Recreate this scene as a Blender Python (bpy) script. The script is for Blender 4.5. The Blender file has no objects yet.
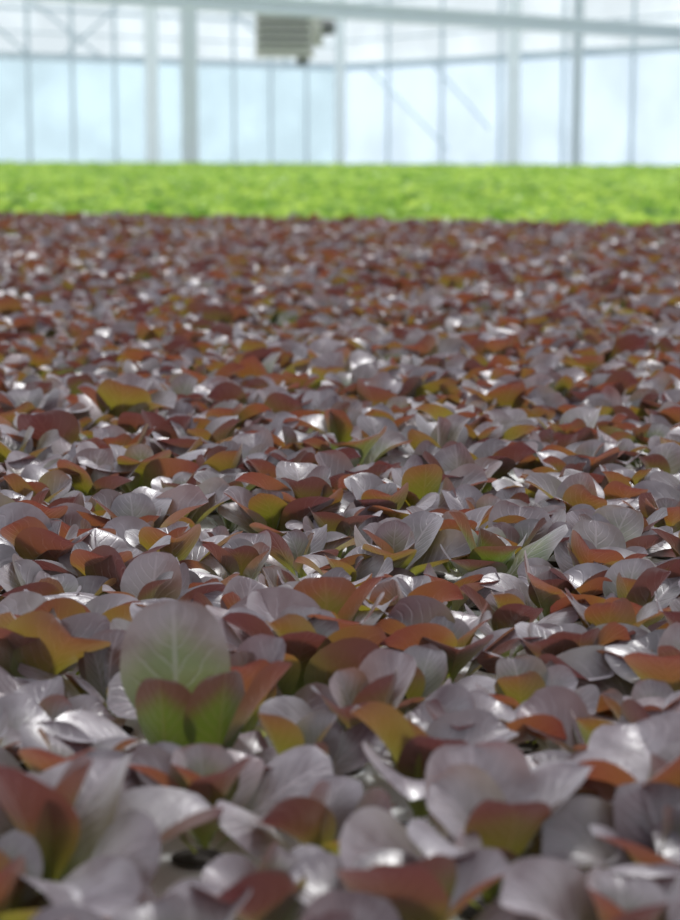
import bpy, math, numpy as np
from mathutils import Vector, Matrix
rng = np.random.default_rng(52)
sc = bpy.context.scene
try:
    sc.view_settings.view_transform = 'Standard'
except Exception: pass
COL = sc.collection
ZC = 0.362          # camera height above the raft top
FLOOR = -0.32
PHI = math.radians(26)
E1 = np.array([math.cos(PHI), -math.sin(PHI)])
E2 = np.array([math.sin(PHI), math.cos(PHI)])
NEAR_EDGE = 8.3*math.cos(PHI)
FAR_EDGE = 31.5*math.cos(PHI)

# ------------------------------------------------------------ node helpers
def new_mat(name):
    m = bpy.data.materials.new(name); m.use_nodes = True
    nt = m.node_tree; nt.nodes.clear()
    return m, nt
class NT:
    def __init__(s, nt): s.nt = nt
    def n(s, typ, **kw):
        nd = s.nt.nodes.new(typ)
        for k, v in kw.items(): setattr(nd, k, v)
        return nd
    def l(s, a, b): s.nt.links.new(a, b)
    def math(s, op, a, b=None, clamp=False):
        nd = s.n('ShaderNodeMath', operation=op); nd.use_clamp = clamp
        for i, x in enumerate((a, b)):
            if x is None: continue
            if isinstance(x, (int, float)): nd.inputs[i].default_value = x
            else: s.l(x, nd.inputs[i])
        return nd.outputs[0]
    def mr(s, x, a, b, c=0., d=1.):
        nd = s.n('ShaderNodeMapRange'); nd.interpolation_type = 'SMOOTHSTEP'
        s.l(x, nd.inputs[0])
        for i, v in zip((1,2,3,4), (a,b,c,d)): nd.inputs[i].default_value = v
        return nd.outputs[0]
    def mix(s, f, a, b):
        nd = s.n('ShaderNodeMix', data_type='RGBA')
        if isinstance(f, (int, float)): nd.inputs[0].default_value = f
        else: s.l(f, nd.inputs[0])
        for i, x in ((6, a), (7, b)):
            if isinstance(x, tuple): nd.inputs[i].default_value = (*x, 1)
            else: s.l(x, nd.inputs[i])
        return nd.outputs[2]
    def ramp(s, x, stops):
        nd = s.n('ShaderNodeValToRGB'); s.l(x, nd.inputs[0])
        e = nd.color_ramp.elements
        while len(e) < len(stops): e.new(0.5)
        for el, (p, c) in zip(e, stops): el.position = p; el.color = (*c, 1)
        return nd.outputs[0]

def simple_mat(name, col, rough=0.5, metal=0.0, var=0.12, scale=8, spec=0.5):
    m, nt = new_mat(name); g = NT(nt)
    out = g.n('ShaderNodeOutputMaterial'); p = g.n('ShaderNodeBsdfPrincipled')
    tc = g.n('ShaderNodeTexCoord'); nz = g.n('ShaderNodeTexNoise')
    nz.inputs['Scale'].default_value = scale; nz.inputs['Detail'].default_value = 4
    g.l(tc.outputs['Object'], nz.inputs['Vector'])
    c = g.mix(nz.outputs[0], tuple(x*(1-var) for x in col), tuple(min(1, x*(1+var)) for x in col))
    g.l(c, p.inputs['Base Color'])
    p.inputs['Roughness'].default_value = rough; p.inputs['Metallic'].default_value = metal
    p.inputs['Specular IOR Level'].default_value = spec
    g.l(p.outputs[0], out.inputs[0])
    return m

def leaf_mat(name, red=True):
    m, nt = new_mat(name); g = NT(nt)
    out = g.n('ShaderNodeOutputMaterial')
    uv = g.n('ShaderNodeUVMap'); uv.uv_map = 'UVMap'
    sp = g.n('ShaderNodeSeparateXYZ'); g.l(uv.outputs[0], sp.inputs[0])
    u, v = sp.outputs[0], sp.outputs[1]
    au = g.math('ABSOLUTE', g.math('SUBTRACT', g.math('MULTIPLY', u, 2.0), 1.0))
    tc = g.n('ShaderNodeTexCoord')
    nz = g.n('ShaderNodeTexNoise'); nz.inputs['Scale'].default_value = 45; nz.inputs['Detail'].default_value = 3
    g.l(tc.outputs['Object'], nz.inputs['Vector'])
    nz2 = g.n('ShaderNodeTexNoise'); nz2.inputs['Scale'].default_value = 180; nz2.inputs['Detail'].default_value = 2
    g.l(tc.outputs['Object'], nz2.inputs['Vector'])
    at = g.n('ShaderNodeAttribute'); at.attribute_name = 'rnd'; r = at.outputs['Fac']
    r2 = g.math('FRACT', g.math('MULTIPLY', r, 7.31))
    at2 = g.n('ShaderNodeAttribute'); at2.attribute_name = 'grn'; gr0 = at2.outputs['Fac']
    edge = g.mr(g.math('ADD', g.math('MULTIPLY', g.math('ABSOLUTE', g.math('SUBTRACT', v, 0.45)), 1.6), g.math('MULTIPLY', au, 0.35)), 0.35, 0.85, 1.0, 0.12)
    lowv = g.mr(v, 0.70, 0.3)
    gr = g.math('MULTIPLY', gr0, g.math('MAXIMUM', lowv, edge), True)
    mid = g.mr(au, 0.015, 0.08, 1, 0)
    ph = g.math('SUBTRACT', g.math('MULTIPLY', v, 8.0), g.math('MULTIPLY', au, 2.8))
    ph = g.math('ADD', ph, g.math('MULTIPLY', nz.outputs[0], 1.6))
    sn = g.math('SINE', g.math('MULTIPLY', ph, 6.283))
    lat = g.math('MULTIPLY', g.mr(sn, 0.66, 1.0), g.mr(au, 0.95, 0.5))
    vein = g.math('MAXIMUM', mid, g.math('MULTIPLY', lat, 0.65))
    geo = g.n('ShaderNodeNewGeometry')
    if red:
        top = g.mix(g.mr(nz.outputs[0], 0.35, 0.65), (0.118, 0.092, 0.116), (0.235, 0.205, 0.238))
        top = g.mix(g.mr(r, 0.85, 1.0, 0, .5), top, (0.15, 0.05, 0.05))
        top = g.mix(g.mr(r, 0.40, 0.0, 0, .8), top, (0.052, 0.036, 0.050))
        topg = g.mix(g.mr(nz.outputs[0], 0.35, 0.65), (0.065, 0.095, 0.015), (0.12, 0.13, 0.03))
        basef = g.mr(v, 0.38, 0.13)
        top = g.mix(basef, top, topg)
        top = g.mix(gr, top, topg)
        top = g.mix(g.math('MULTIPLY', vein, 0.34), top, (0.44, 0.37, 0.42))
        back = g.ramp(v, [(0.10, (0.18, 0.23, 0.04)), (0.38, (0.12, 0.12, 0.022)), (0.60, (0.11, 0.048, 0.028)), (1.0, (0.10, 0.036, 0.036))])
        back = g.mix(gr, back, (0.07, 0.09, 0.015))
        back = g.mix(g.math('MULTIPLY', vein, 0.4), back, (0.24, 0.12, 0.09))
        tra = g.ramp(v, [(0.10, (0.38, 0.42, 0.03)), (0.38, (0.34, 0.26, 0.02)), (0.60, (0.31, 0.105, 0.028)), (1.0, (0.25, 0.055, 0.038))])
        trb = g.ramp(v, [(0.10, (0.36, 0.43, 0.03)), (0.5, (0.31, 0.28, 0.02)), (0.82, (0.28, 0.15, 0.025)), (1.0, (0.25, 0.09, 0.03))])
        trc = g.ramp(v, [(0.10, (0.28, 0.30, 0.03)), (0.38, (0.19, 0.12, 0.02)), (0.6, (0.14, 0.038, 0.028)), (1.0, (0.12, 0.030, 0.034))])
        tr = g.mix(g.mr(r2, 0.66, 0.94), tra, trb)
        tr = g.mix(g.mr(r2, 0.50, 0.22), tr, trc)
        tr = g.mix(gr, tr, (0.13, 0.18, 0.012))
        tf = 0.31; rough = 0.38
    else:
        top = g.mix(g.mr(nz.outputs[0], 0.3, 0.7), (0.18, 0.36, 0.05), (0.44, 0.64, 0.15))
        top = g.mix(g.mr(r, 0.3, 0.9, 0, .9), top, (0.06, 0.17, 0.02))
        top = g.mix(g.math('MULTIPLY', vein, 0.3), top, (0.55, 0.70, 0.28))
        back = g.mix(r, (0.34, 0.50, 0.12), (0.12, 0.27, 0.04))
        tr = g.mix(r, (0.62, 0.76, 0.15), (0.15, 0.34, 0.03))
        tf = 0.42; rough = 0.40
    col = g.mix(geo.outputs['Backfacing'], top, back)
    p = g.n('ShaderNodeBsdfPrincipled'); g.l(col, p.inputs['Base Color'])
    p.inputs['Roughness'].default_value = rough
    p.inputs['Specular IOR Level'].default_value = 1.0 if red else 0.5
    if red:
        p.inputs['Sheen Weight'].default_value = 0.30
        p.inputs['Sheen Roughness'].default_value = 0.4
        p.inputs['Sheen Tint'].default_value = (.93, .94, 1, 1)
    t = g.n('ShaderNodeBsdfTranslucent'); g.l(tr, t.inputs['Color'])
    h = g.math('ADD', g.math('MULTIPLY', vein, -0.9), g.math('MULTIPLY', nz2.outputs[0], 0.35))
    b = g.n('ShaderNodeBump'); b.inputs['Strength'].default_value = 0.45; b.inputs['Distance'].default_value = 0.0013
    g.l(h, b.inputs['Height']); g.l(b.outputs[0], p.inputs['Normal'])
    mx = g.n('ShaderNodeMixShader'); mx.inputs[0].default_value = tf
    g.l(p.outputs[0], mx.inputs[1]); g.l(t.outputs[0], mx.inputs[2]); g.l(mx.outputs[0], out.inputs[0])
    return m

# ------------------------------------------------------------ leaves
def leaf_arrays(P, nu, nv):
    N = len(P['x'])
    u = np.linspace(-1, 1, nu)
    v = 1-(1-np.linspace(0, 1, nv))**1.45
    v = 0.5*v+0.5*np.linspace(0, 1, nv)
    v[-1] = 1.0
    pk = 0.59
    w = np.where(v > pk, np.sqrt(np.clip(1-((v-pk)/(1-pk))**2, 0, 1))**0.84,
                 0.10+0.90*np.sin(np.pi/2*np.clip((v-0.10)/(pk-0.10), 0, 1))**1.3)
    w[-1] = 0.06
    th = P['e0'][:, None]+(P['e1']-P['e0'])[:, None]*v[None, :]**P['cp'][:, None]
    dv = np.diff(v, prepend=0)
    thm = th.copy(); thm[:, 1:] = 0.5*(th[:, 1:]+th[:, :-1])
    L = P['L'][:, None]
    r = np.cumsum(np.cos(thm)*dv*L, 1); z = np.cumsum(np.sin(thm)*dv*L, 1)
    az = P['az'][:, None]+P['bend'][:, None]*v[None, :]**2
    ca, sa = np.cos(az), np.sin(az)
    T = np.stack([np.cos(th)*ca, np.cos(th)*sa, np.sin(th)], -1)
    Nn = np.stack([-np.sin(th)*ca, -np.sin(th)*sa, np.cos(th)], -1)
    S = np.cross(T, Nn)
    ro = P['roll'][:, None]*v[None, :]
    cr, sr = np.cos(ro)[..., None], np.sin(ro)[..., None]
    S2 = S*cr+Nn*sr; N2 = Nn*cr-S*sr
    C = np.stack([P['x'][:, None]+r*ca, P['y'][:, None]+r*sa, P['z'][:, None]+z], -1)
    W = (P['W'][:, None]*w[None, :])
    off = W[:, :, None]*u[None, None, :]
    ph = P['ph'][:, None, None]
    lift = (P['cup'][:, None, None]*W[:, :, None]*np.abs(u)[None, None, :]**1.6
            + P['wav'][:, None, None]*P['W'][:, None, None]*(u**2)[None, None, :]*np.sin(v[None, :, None]*9+ph+u[None, None, :]*2.0)*np.minimum(1, w*1.3)[None, :, None])
    V = C[:, :, None, :]+S2[:, :, None, :]*off[..., None]+N2[:, :, None, :]*lift[..., None]
    V[..., 2] = np.maximum(V[..., 2], 0.003)
    idx = np.arange(nv*nu).reshape(nv, nu)
    q = np.stack([idx[:-1, :-1], idx[:-1, 1:], idx[1:, 1:], idx[1:, :-1]], -1).reshape(-1, 4)
    F = (q[None]+(np.arange(N)*nv*nu)[:, None, None]).reshape(-1, 4)
    U = np.broadcast_to(((u+1)/2)[None, None, :], (N, nv, nu)).reshape(-1)
    VV = np.broadcast_to(v[None, :, None], (N, nv, nu)).reshape(-1)
    R = np.repeat(P['rnd'], nv*nu); G = np.repeat(P['grn'], nv*nu)
    return V.reshape(-1, 3), F, np.stack([U, VV], 1), R, G

def build_leaf_object(name, chunks, mat):
    Vs, Fs, UVs, Rs, Gs = [], [], [], [], []; o = 0
    for V, F, UV, R, G in chunks:
        Vs.append(V); Fs.append(F+o); UVs.append(UV); Rs.append(R); Gs.append(G); o += len(V)
    V = np.concatenate(Vs); F = np.concatenate(Fs); UV = np.concatenate(UVs)
    R = np.concatenate(Rs); G = np.concatenate(Gs)
    me = bpy.data.meshes.new(name)
    me.vertices.add(len(V)); me.vertices.foreach_set('co', V.astype(np.float32).ravel())
    me.loops.add(F.size); me.loops.foreach_set('vertex_index', F.astype(np.int32).ravel())
    me.polygons.add(len(F)); me.polygons.foreach_set('loop_start', np.arange(0, F.size, 4, dtype=np.int32))
    me.polygons.foreach_set('use_smooth', np.ones(len(F), dtype=bool))
    me.update(calc_edges=True)
    ul = me.uv_layers.new(name='UVMap'); ul.data.foreach_set('uv', UV[F.ravel()].astype(np.float32).ravel())
    a = me.attributes.new('rnd', 'FLOAT', 'POINT'); a.data.foreach_set('value', R.astype(np.float32))
    a = me.attributes.new('grn', 'FLOAT', 'POINT'); a.data.foreach_set('value', G.astype(np.float32))
    me.materials.append(mat)
    ob = bpy.data.objects.new(name, me); COL.objects.link(ob)
    print(name, len(F))
    return ob

def plants_to_leaves(px, py, kind):
    """rosette seedlings -> leaf parameter arrays"""
    out = {k: [] for k in 'x y z az L W e0 e1 cp bend roll cup wav ph rnd grn'.split()}
    for X, Y in zip(px, py):
        size = np.clip(rng.normal(1, 0.14), .72, 1.28)
        n = rng.integers(7, 10) if kind == 'red' else rng.integers(8, 11)
        a0 = rng.uniform(0, 6.283)
        pr = rng.uniform()
        for i in range(n):
            f = i/(n-1)          # 0 = outer/oldest, 1 = youngest
            az = a0+i*2.39996+rng.normal(0, .18)
            if kind == 'red':
                L = (0.074-0.026*f**1.4)*size*rng.uniform(.86, 1.12)
                W = L*rng.uniform(.31, .385)
                e0 = math.radians(46+35*f+rng.normal(0, 8)); e1 = math.radians(-18+64*f+rng.normal(0, 18))
                grn = np.clip(rng.normal(0.04+0.32*(f > .8), .10)+(0.8 if pr > .96 else 0), 0, 1)
            else:
                L = (0.095-0.03*f)*size*rng.uniform(.85, 1.15)
                W = L*rng.uniform(.28, .38)
                e0 = math.radians(40+40*f+rng.normal(0, 7)); e1 = math.radians(0+60*f+rng.normal(0, 14))
                grn = 1.0
            rad = 0.006*(1-f)
            out['x'].append(X+rad*math.cos(az)); out['y'].append(Y+rad*math.sin(az)); out['z'].append(0.004+0.008*f)
            out['az'].append(az); out['L'].append(L); out['W'].append(W)
            out['e0'].append(e0); out['e1'].append(e1); out['cp'].append(rng.uniform(.9, 1.7))
            out['bend'].append(rng.normal(0, .2)); out['roll'].append(rng.normal(0, .32))
            out['cup'].append(rng.uniform(.20, .65) if rng.uniform() > .18 else rng.uniform(-.35, 0))
            out['wav'].append(rng.uniform(.02, .11)); out['ph'].append(rng.uniform(0, 6.28))
            out['rnd'].append(rng.uniform() if kind == 'red' else np.clip(.75*pr+.25*rng.uniform(), 0, 1)); out['grn'].append(grn)
    return {k: np.array(v) for k, v in out.items()}

def bed_points(s1, s2, b0, b1, jitter=0.1, drop=0.03):
    A = np.arange(-26, 26, s1); B = np.arange(b0, b1, s2)
    a, b = np.meshgrid(A, B); a = a.ravel(); b = b.ravel()
    x = a*E1[0]+b*E2[0]; y = a*E1[1]+b*E2[1]
    k = (y > 0.42) & (np.abs(x) < 0.75+0.235*y)
    x, y = x[k], y[k]
    hole = (x.copy(), y.copy())
    k = rng.uniform(size=len(x)) > drop
    x, y = x[k], y[k]
    x = x+rng.normal(0, jitter*s1, len(x)); y = y+rng.normal(0, jitter*s1, len(y))
    return x, y, hole

# red bed
x, y, holes = bed_points(0.079, 0.083, -1.5, NEAR_EDGE-0.03, drop=.015, jitter=.10)
HX, HY = -0.086, 1.05        # spot of the tall seedling in the foreground
k = (np.hypot(x-HX, y-HY) > 0.045) & ~((np.abs(x-HX-.005) < .035) & (y < HY) & (y > HY-.062))
x, y = x[k], y[k]
near = y < 2.6
mr = leaf_mat('red_lettuce_leaf', True)
mg = leaf_mat('green_lettuce_leaf', False)
ch = [leaf_arrays(plants_to_leaves(x[near], y[near], 'red'), 11, 15),
      leaf_arrays(plants_to_leaves(x[~near], y[~near], 'red'), 6, 8)]
# tall foreground seedling with greenish young leaves
def explicit(rows):
    keys = 'x y z az L W e0 e1 cp bend roll cup wav ph rnd grn'.split()
    return {k: np.array([r[i] for r in rows], float) for i, k in enumerate(keys)}
D = math.radians
hero = explicit([
 (HX-.006, HY+.01, .012, D(97), .098, .031, D(84), D(58), 1.6, 0, .05, .28, .05, 1, .6, .85),
 (HX-.010, HY-.012, .012, D(-105), .064, .019, D(88), D(74), 1, 0, .1, .3, .06, 2, .3, 1.0),
 (HX+.018, HY-.012, .012, D(-60), .068, .021, D(86), D(74), 1, 0, -.2, .3, .06, 3, .3, 1.0),
 (HX+.015, HY, .01, D(5), .080, .026, D(66), D(45), 1, .1, .5, .3, .06, 4, .5, .05),
 (HX-.01, HY, .01, D(190), .075, .024, D(50), D(5), 1, .1, .1, .2, .06, 5, .6, .0),
 (HX-.01, HY-.01, .01, D(-150), .066, .022, D(35), D(-15), 1, .1, .1, .2, .06, 5, .2, .1),
 (HX+.01, HY-.01, .01, D(-25), .07, .024, D(40), D(-15), 1, .1, .1, .2, .06, 5, .6, .0),
 (HX+.002, HY-.02, .01, D(-85), .055, .019, D(45), D(0), 1, 0, .1, .25, .06, 5, .5, .4),
])
ch.append(leaf_arrays(hero, 15, 21))
build_leaf_object('red_lettuce_seedlings', ch, mr)

# green bed
xs, ys, hg = bed_points(0.125, 0.13, NEAR_EDGE+0.07, 15.0*math.cos(PHI))
xf, yf, hf = bed_points(0.19, 0.20, 15.0*math.cos(PHI)+.05, FAR_EDGE)
ch = [leaf_arrays(plants_to_leaves(xs, ys, 'green'), 5, 7),
      leaf_arrays(plants_to_leaves(xf, yf, 'green'), 4, 5)]
build_leaf_object('green_lettuce_seedlings', ch, mg)

# ------------------------------------------------------------ generic box mesh builder
class MB:
    def __init__(s): s.v = []; s.f = []; s.m = []
    def box(s, c, size, ax=(1, 0, 0), ay=(0, 1, 0), az=(0, 0, 1), mi=0):
        c = Vector(c); ax, ay, az = Vector(ax).normalized(), Vector(ay).normalized(), Vector(az).normalized()
        o = len(s.v)
        for i in (-.5, .5):
            for j in (-.5, .5):
                for k in (-.5, .5):
                    s.v.append(c+ax*size[0]*i+ay*size[1]*j+az*size[2]*k)
        for q in ((0,1,3,2),(4,6,7,5),(0,4,5,1),(2,3,7,6),(0,2,6,4),(1,5,7,3)):
            s.f.append([o+t for t in q]); s.m.append(mi)
    def bar(s, p, q, w, h, mi=0):
        p, q = Vector(p), Vector(q); d = (q-p); L = d.length; d.normalize()
        up = Vector((0, 0, 1)) if abs(d.z) < .95 else Vector((1, 0, 0))
        side = d.cross(up).normalized(); up = side.cross(d)
        s.box((p+q)/2, (L, w, h), d, side, up, mi)
    def cyl(s, p, q, r, r2=None, n=16, mi=0, cap=True):
        r2 = r if r2 is None else r2
        p, q = Vector(p), Vector(q); d = (q-p).normalized()
        up = Vector((0, 0, 1)) if abs(d.z) < .95 else Vector((1, 0, 0))
        a = d.cross(up).normalized(); b = d.cross(a); o = len(s.v)
        for P, R in ((p, r), (q, r2)):
            for i in range(n):
                t = 2*math.pi*i/n; s.v.append(P+a*R*math.cos(t)+b*R*math.sin(t))
        for i in range(n):
            j = (i+1) % n; s.f.append([o+i, o+j, o+n+j, o+n+i]); s.m.append(mi)
        if cap:
            s.f.append([o+i for i in range(n)][::-1]); s.m.append(mi)
            s.f.append([o+n+i for i in range(n)]); s.m.append(mi)
    def obj(s, name, mats, bevel=0, parent=None, smooth=False):
        me = bpy.data.meshes.new(name); me.from_pydata([tuple(x) for x in s.v], [], s.f)
        for m in mats: me.materials.append(m)
        me.polygons.foreach_set('material_index', s.m); me.update()
        ob = bpy.data.objects.new(name, me); COL.objects.link(ob)
        if bevel:
            b = ob.modifiers.new('bev', 'BEVEL'); b.width = bevel; b.segments = 2; b.limit_method = 'ANGLE'
        if parent: ob.parent = parent
        return ob

m_raft = simple_mat('white_raft_foam', (0.66, 0.67, 0.68), .6, scale=30, var=.06)
m_cell = simple_mat('dark_peat', (0.03, 0.024, 0.02), .95, scale=200, var=.4)
m_water = simple_mat('pond_water', (0.02, 0.025, 0.025), .08, scale=3)
m_conc = simple_mat('concrete', (0.45, 0.45, 0.43), .85, scale=4)
m_steel = simple_mat('white_painted_steel', (0.74, 0.81, 0.83), .45, scale=5, var=.05)
m_steel_d = simple_mat('galvanised_steel', (0.50, 0.57, 0.60), .45, metal=.1, scale=5, var=.08)
m_mull = simple_mat('glazing_bar_aluminium', (0.48, 0.57, 0.62), .45, metal=.1, scale=5, var=.08)
m_heat = simple_mat('beige_enamel', (0.46, 0.47, 0.43), .5, scale=5, var=.05)
m_dark = simple_mat('dark_grille', (0.13, 0.14, 0.14), .6, scale=9)

TW, TL = 0.079*7, 0.083*13
def rafts(name, b0, b1, holes_list, tw, tl):
    mb = MB()
    for a in np.arange(-26-0.079/2, 26, tw):
        b = b0
        while b < b1-1e-4:
            e = min(b+tl, b1)
            ca, cb = a+tw/2, (b+e)/2
            X = ca*E1[0]+cb*E2[0]; Y = ca*E1[1]+cb*E2[1]
            if Y > -0.5 and abs(X) < 1.2+0.245*max(Y, 0):
                mb.box((X, Y, -0.0225), (tw-.010, e-b-.010, .045), (*E1, 0), (*E2, 0))
            b = e
    for hx, hy, rad in holes_list:
        o = len(mb.v); n = 12
        for i in range(n):
            t = 2*math.pi*i/n; mb.v.append(Vector((hx+rad*math.cos(t), hy+rad*math.sin(t), 0.002)))
        mb.f.append(list(range(o, o+n))); mb.m.append(1)
    return mb.obj(name, [m_raft, m_cell])
hl = [(a, b, .014) for a, b in zip(*holes)] + [(HX, HY, .014)]
rafts('floating_raft', -1.5-.0415, NEAR_EDGE, hl, TW, TL)
hl = [(a, b, .02) for a, b in zip(*hg)]+[(a, b, .02) for a, b in zip(*hf)]
rafts('floating_raft', NEAR_EDGE+.005, FAR_EDGE+.1, hl, 1.2, 2.4)

# greenhouse footprint corners (far corner + two walls)
C = Vector((0, 44, 0))
DL = Vector((-1, -.924, 0)).normalized(); DR = Vector((1, -1.537, 0)).normalized()
LLEN, RLEN = 30.0, 32.0
A = C+DL*LLEN; B = C+DR*RLEN; Dn = Vector((A.x+4, -6, 0)); Bn = Vector((B.x, -6, 0))
def poly(name, pts, z, mat, thick=.05):
    mb = MB(); n = len(pts)
    for p in pts: mb.v.append(Vector((p.x, p.y, z)))
    for p in pts: mb.v.append(Vector((p.x, p.y, z-thick)))
    mb.f.append(list(range(n))[::-1]); mb.m.append(0)
    mb.f.append(list(range(n, 2*n))); mb.m.append(0)
    for i in range(n):
        j = (i+1) % n; mb.f.append([i, j, n+j, n+i]); mb.m.append(0)
    return mb.obj(name, [mat])
poly('floor', [C, B, Bn, Dn, A], FLOOR, m_conc)
def bp(a, b): return Vector((a*E1[0]+b*E2[0], a*E1[1]+b*E2[1], 0))
fe = FAR_EDGE+.15
poly('pond_water', [bp(-22.6, fe), bp(-4, -2.5), bp(3, -2.5), bp(-4.8, fe)], -0.046, m_water, .26)
mb = MB()
mb.bar(bp(-22.6, fe+.08)+Vector((0, 0, -.15)), bp(-4.8, fe+.08)+Vector((0, 0, -.15)), .12, .33)
mb.obj('pond_edge', [m_conc])

# ------------------------------------------------------------ walls
def glaze(name, tint, trans):
    m, nt = new_mat(name); g = NT(nt)
    out = g.n('ShaderNodeOutputMaterial')
    tc = g.n('ShaderNodeTexCoord'); nz = g.n('ShaderNodeTexNoise')
    nz.inputs['Scale'].default_value = .55; nz.inputs['Detail'].default_value = 3
    g.l(tc.outputs['Object'], nz.inputs['Vector'])
    c = g.mix(g.mr(nz.outputs[0], .35, .65), tuple(x*.90 for x in tint), tint)
    t = g.n('ShaderNodeBsdfTransparent'); g.l(c, t.inputs[0])
    d = g.n('ShaderNodeBsdfTranslucent'); g.l(c, d.inputs[0])
    mx = g.n('ShaderNodeMixShader'); mx.inputs[0].default_value = trans
    g.l(d.outputs[0], mx.inputs[1]); g.l(t.outputs[0], mx.inputs[2]); g.l(mx.outputs[0], out.inputs[0])
    return m
m_gl = glaze('translucent_panel', (0.87, 0.92, 0.965), .72)
m_gu = glaze('clear_panel', (0.98, 0.995, 1.0), .92)
m_gll = glaze('translucent_panel_cyan', (0.86, 0.94, 0.97), .75)
RAIL = ZC+1.69; TOP = 5.2
def wall(name, d, length, mats, mull, low):
    mb = MB(); nrm = Vector((-d.y, d.x, 0))
    def seg(z0, z1, mi):
        mb.box(C+d*length/2+Vector((0, 0, (z0+z1)/2)), (length, .012, z1-z0), d, nrm, mi=mi)
    seg(FLOOR, RAIL, 0); seg(RAIL, TOP, 1)
    inw = nrm if (nrm.dot(Vector((0, -1, 0))) > 0) else -nrm
    for z, h in ((RAIL, .14), (FLOOR+.1, .2), (TOP, .15)) + low:
        p = C+inw*.05+Vector((0, 0, z)); mb.bar(p, p+d*length, .06, h, 2)
    s = mull
    while s < length:
        p = C+d*s+inw*.04; mb.bar(p+Vector((0, 0, FLOOR)), p+Vector((0, 0, TOP)), .05, .07, 2); s += mull
    return mb, inw
mb, inL = wall('l', DL, LLEN, None, 1.03, ((RAIL+.45, .03), (RAIL+.9, .06), (RAIL+1.3, .03)))
for s0, z0, s1, z1 in ((6.5, RAIL, 10.0, RAIL+2.2), (8.2, RAIL, 11.5, RAIL+2.2), (4.6, RAIL+2.2, 7.5, RAIL), (1.5, RAIL, 4.6, RAIL+2)):
    mb.bar(C+DL*s0+inL*.1+Vector((0, 0, z0)), C+DL*s1+inL*.1+Vector((0, 0, z1)), .03, .05, 2)
mb.obj('wall_left', [m_gll, m_gu, m_mull])
mb, inR = wall('r', DR, RLEN, None, 1.95, ((RAIL+.55, .03), (RAIL+1.35, .04),))
mb.bar(C+DR*1.2+inR*.1+Vector((0, 0, RAIL)), C+DR*4.2+inR*.1+Vector((0, 0, FLOOR+.6)), .03, .05, 2)
mb.bar(C+DR*5.6+inR*.1+Vector((0, 0, FLOOR+1)), C+DR*3.6+inR*.1+Vector((0, 0, RAIL)), .03, .05, 2)
mb.obj('wall_right', [m_gl, m_gu, m_mull])

def post(x, y, w, mat, h=TOP):
    mb = MB()
    mb.box((x, y, (FLOOR+h)/2), (w, w, h-FLOOR))
    mb.box((x, y, FLOOR+.02), (w*1.9, w*1.9, .04))
    for sx in (-1, 1): mb.box((x+sx*w*.5, y, (FLOOR+h)/2), (w*.12, w*1.15, h-FLOOR))
    return mb.obj('steel_post', [mat], bevel=.01)
for wd, s, w, m, inn in ((DL, 5.45, .24, m_steel, inL), (DR, 6.60, .22, m_steel, inR), (DR, 8.5, .17, m_steel_d, inR),
                         (DL, 12.0, .22, m_steel, inL), (DR, 14.5, .2, m_steel, inR)):
    p = C+wd*s+inn*.3; post(p.x, p.y, w, m)
post(0.0, 43.3, .20, m_steel)
post(-2.62, 34.6, .25, m_steel_d)

# overhead beams
mb = MB()
p = Vector((-1.63, 24.5, ZC+1.66)); q = Vector((5.5, 31.5, ZC+1.66)); d = (q-p)
a = p-d*.55; b = q+d*.10
mb.bar(a, b, .14, .06); mb.bar(a+Vector((0,0,.16)), b+Vector((0,0,.16)), .14, .06)
mb.bar(a+Vector((0,0,.08)), b+Vector((0,0,.08)), .06, .12)
mb.obj('overhead_beam', [m_steel_d], bevel=.006)
mb = MB()
mb.bar((-13, 30, 3.9), (8.5, 30, 3.9), .10, .16); mb.bar((-13, 30, 4.6), (8.5, 30, 4.6), .08, .08)
for i in range(14):
    x0 = -13+i*1.5; mb.bar((x0, 30, 3.95), (x0+.75, 30, 4.6), .04, .04); mb.bar((x0+.75, 30, 4.6), (x0+1.5, 30, 3.95), .04, .04)
mb.obj('roof_truss', [m_steel])

# ------------------------------------------------------------ heater
root = bpy.data.objects.new('hanging_unit_heater', None); COL.objects.link(root)
hx, hy, hz = -.83, 30.0, ZC+1.73
def P(x, y, z): return (hx+x, hy+y, hz+z)
mb = MB(); mb.box(P(0, 0, 0), (.86, .62, .78)); mb.box(P(0, 0, .40), (.90, .66, .04)); mb.box(P(0, 0, -.40), (.90, .66, .04))
mb.obj('cabinet', [m_heat], bevel=.015, parent=root)
mb = MB(); mb.box(P(0, -.315, .0), (.76, .02, .68), mi=1)
for i in range(6):
    mb.box(P(0, -.345, -.29+i*.11), (.76, .07, .022), (1, 0, 0), (0, 1, -.6), (0, .6, 1), 0)
mb.obj('louvres', [m_heat, m_dark], parent=root)
mb = MB(); mb.cyl(P(.43, 0, .02), P(.56, 0, .02), .27, .31, 24, 0); mb.cyl(P(.56, 0, .02), P(.565, 0, .02), .29, .29, 24, 1)
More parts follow.
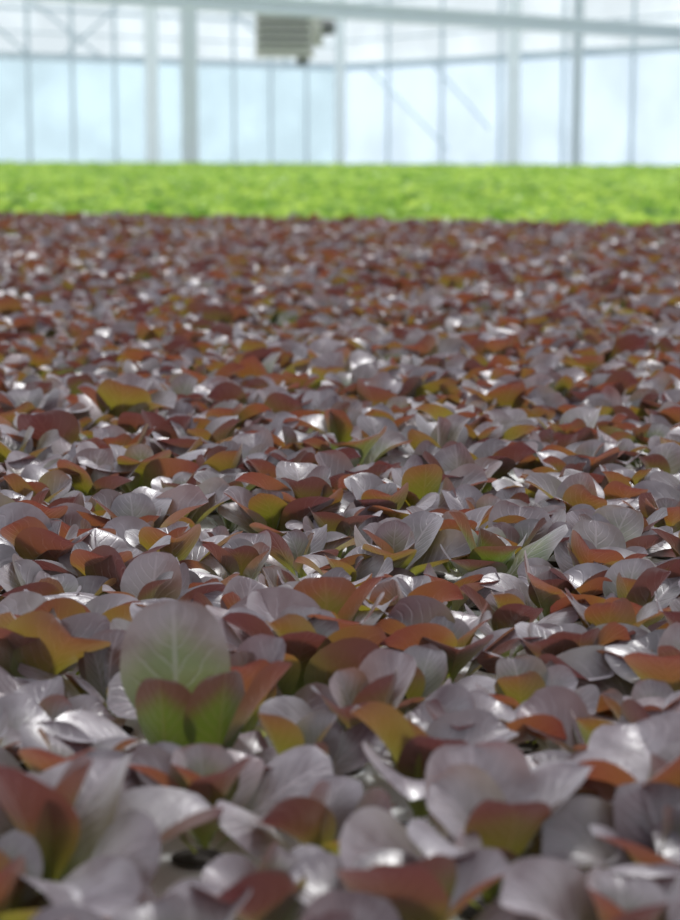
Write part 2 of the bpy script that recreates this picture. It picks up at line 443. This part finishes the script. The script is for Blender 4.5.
mb.cyl(P(.56, 0, .02), P(.76, 0, .02), .13, .11, 12, 1)
mb.obj('fan_shroud', [m_heat, m_dark], parent=root)
mb = MB(); mb.box(P(.28, -.1, -.48), (.16, .2, .12)); mb.cyl(P(.20, 0, -.42), P(.20, 0, -.56), .03, n=10)
mb.obj('burner_box', [m_dark], parent=root)
mb = MB()
for sx in (-.36, .36):
    mb.cyl(P(sx, 0, .40), (hx+sx, hy, 3.84), .012, n=8)
mb.cyl(P(-.1, .2, .40), (hx-.1, hy+.2, 4.8), .07, n=14)
mb.obj('hanger_rods', [m_steel_d], parent=root)

# ------------------------------------------------------------ world, sun, camera
w = bpy.data.worlds.new('sky'); sc.world = w; w.use_nodes = True
g = NT(w.node_tree); w.node_tree.nodes.clear()
out = g.n('ShaderNodeOutputWorld'); bg = g.n('ShaderNodeBackground')
tc = g.n('ShaderNodeTexCoord'); sp = g.n('ShaderNodeSeparateXYZ'); g.l(tc.outputs['Generated'], sp.inputs[0])
c = g.ramp(g.mr(sp.outputs[2], -.1, 1), [(0.0, (.85, .94, 1.0)), (.25, (.93, .98, 1.0)), (1, (.90, .95, 1.0))])
g.l(c, bg.inputs[0]); bg.inputs[1].default_value = 1.08; g.l(bg.outputs[0], out.inputs[0])
sd = bpy.data.lights.new('sun', 'SUN'); sd.energy = 3.6; sd.angle = math.radians(13); sd.color = (1, .99, .97)
so = bpy.data.objects.new('sun', sd); COL.objects.link(so)
so.rotation_euler = Vector((-.35, -1.0, -1.5)).to_track_quat('-Z', 'Y').to_euler()
so.location = (4, 20, 20)

cd = bpy.data.cameras.new('camera'); co = bpy.data.objects.new('camera', cd); COL.objects.link(co)
cd.sensor_fit = 'VERTICAL'; cd.sensor_height = 23.6; cd.lens = 50
cd.clip_start = .05; cd.clip_end = 200
co.location = (0, 0, ZC)
co.rotation_euler = (math.radians(90)-math.atan(315/1949), 0, 0)
cd.dof.use_dof = True; cd.dof.focus_distance = 1.55; cd.dof.aperture_fstop = 5.6
sc.camera = co
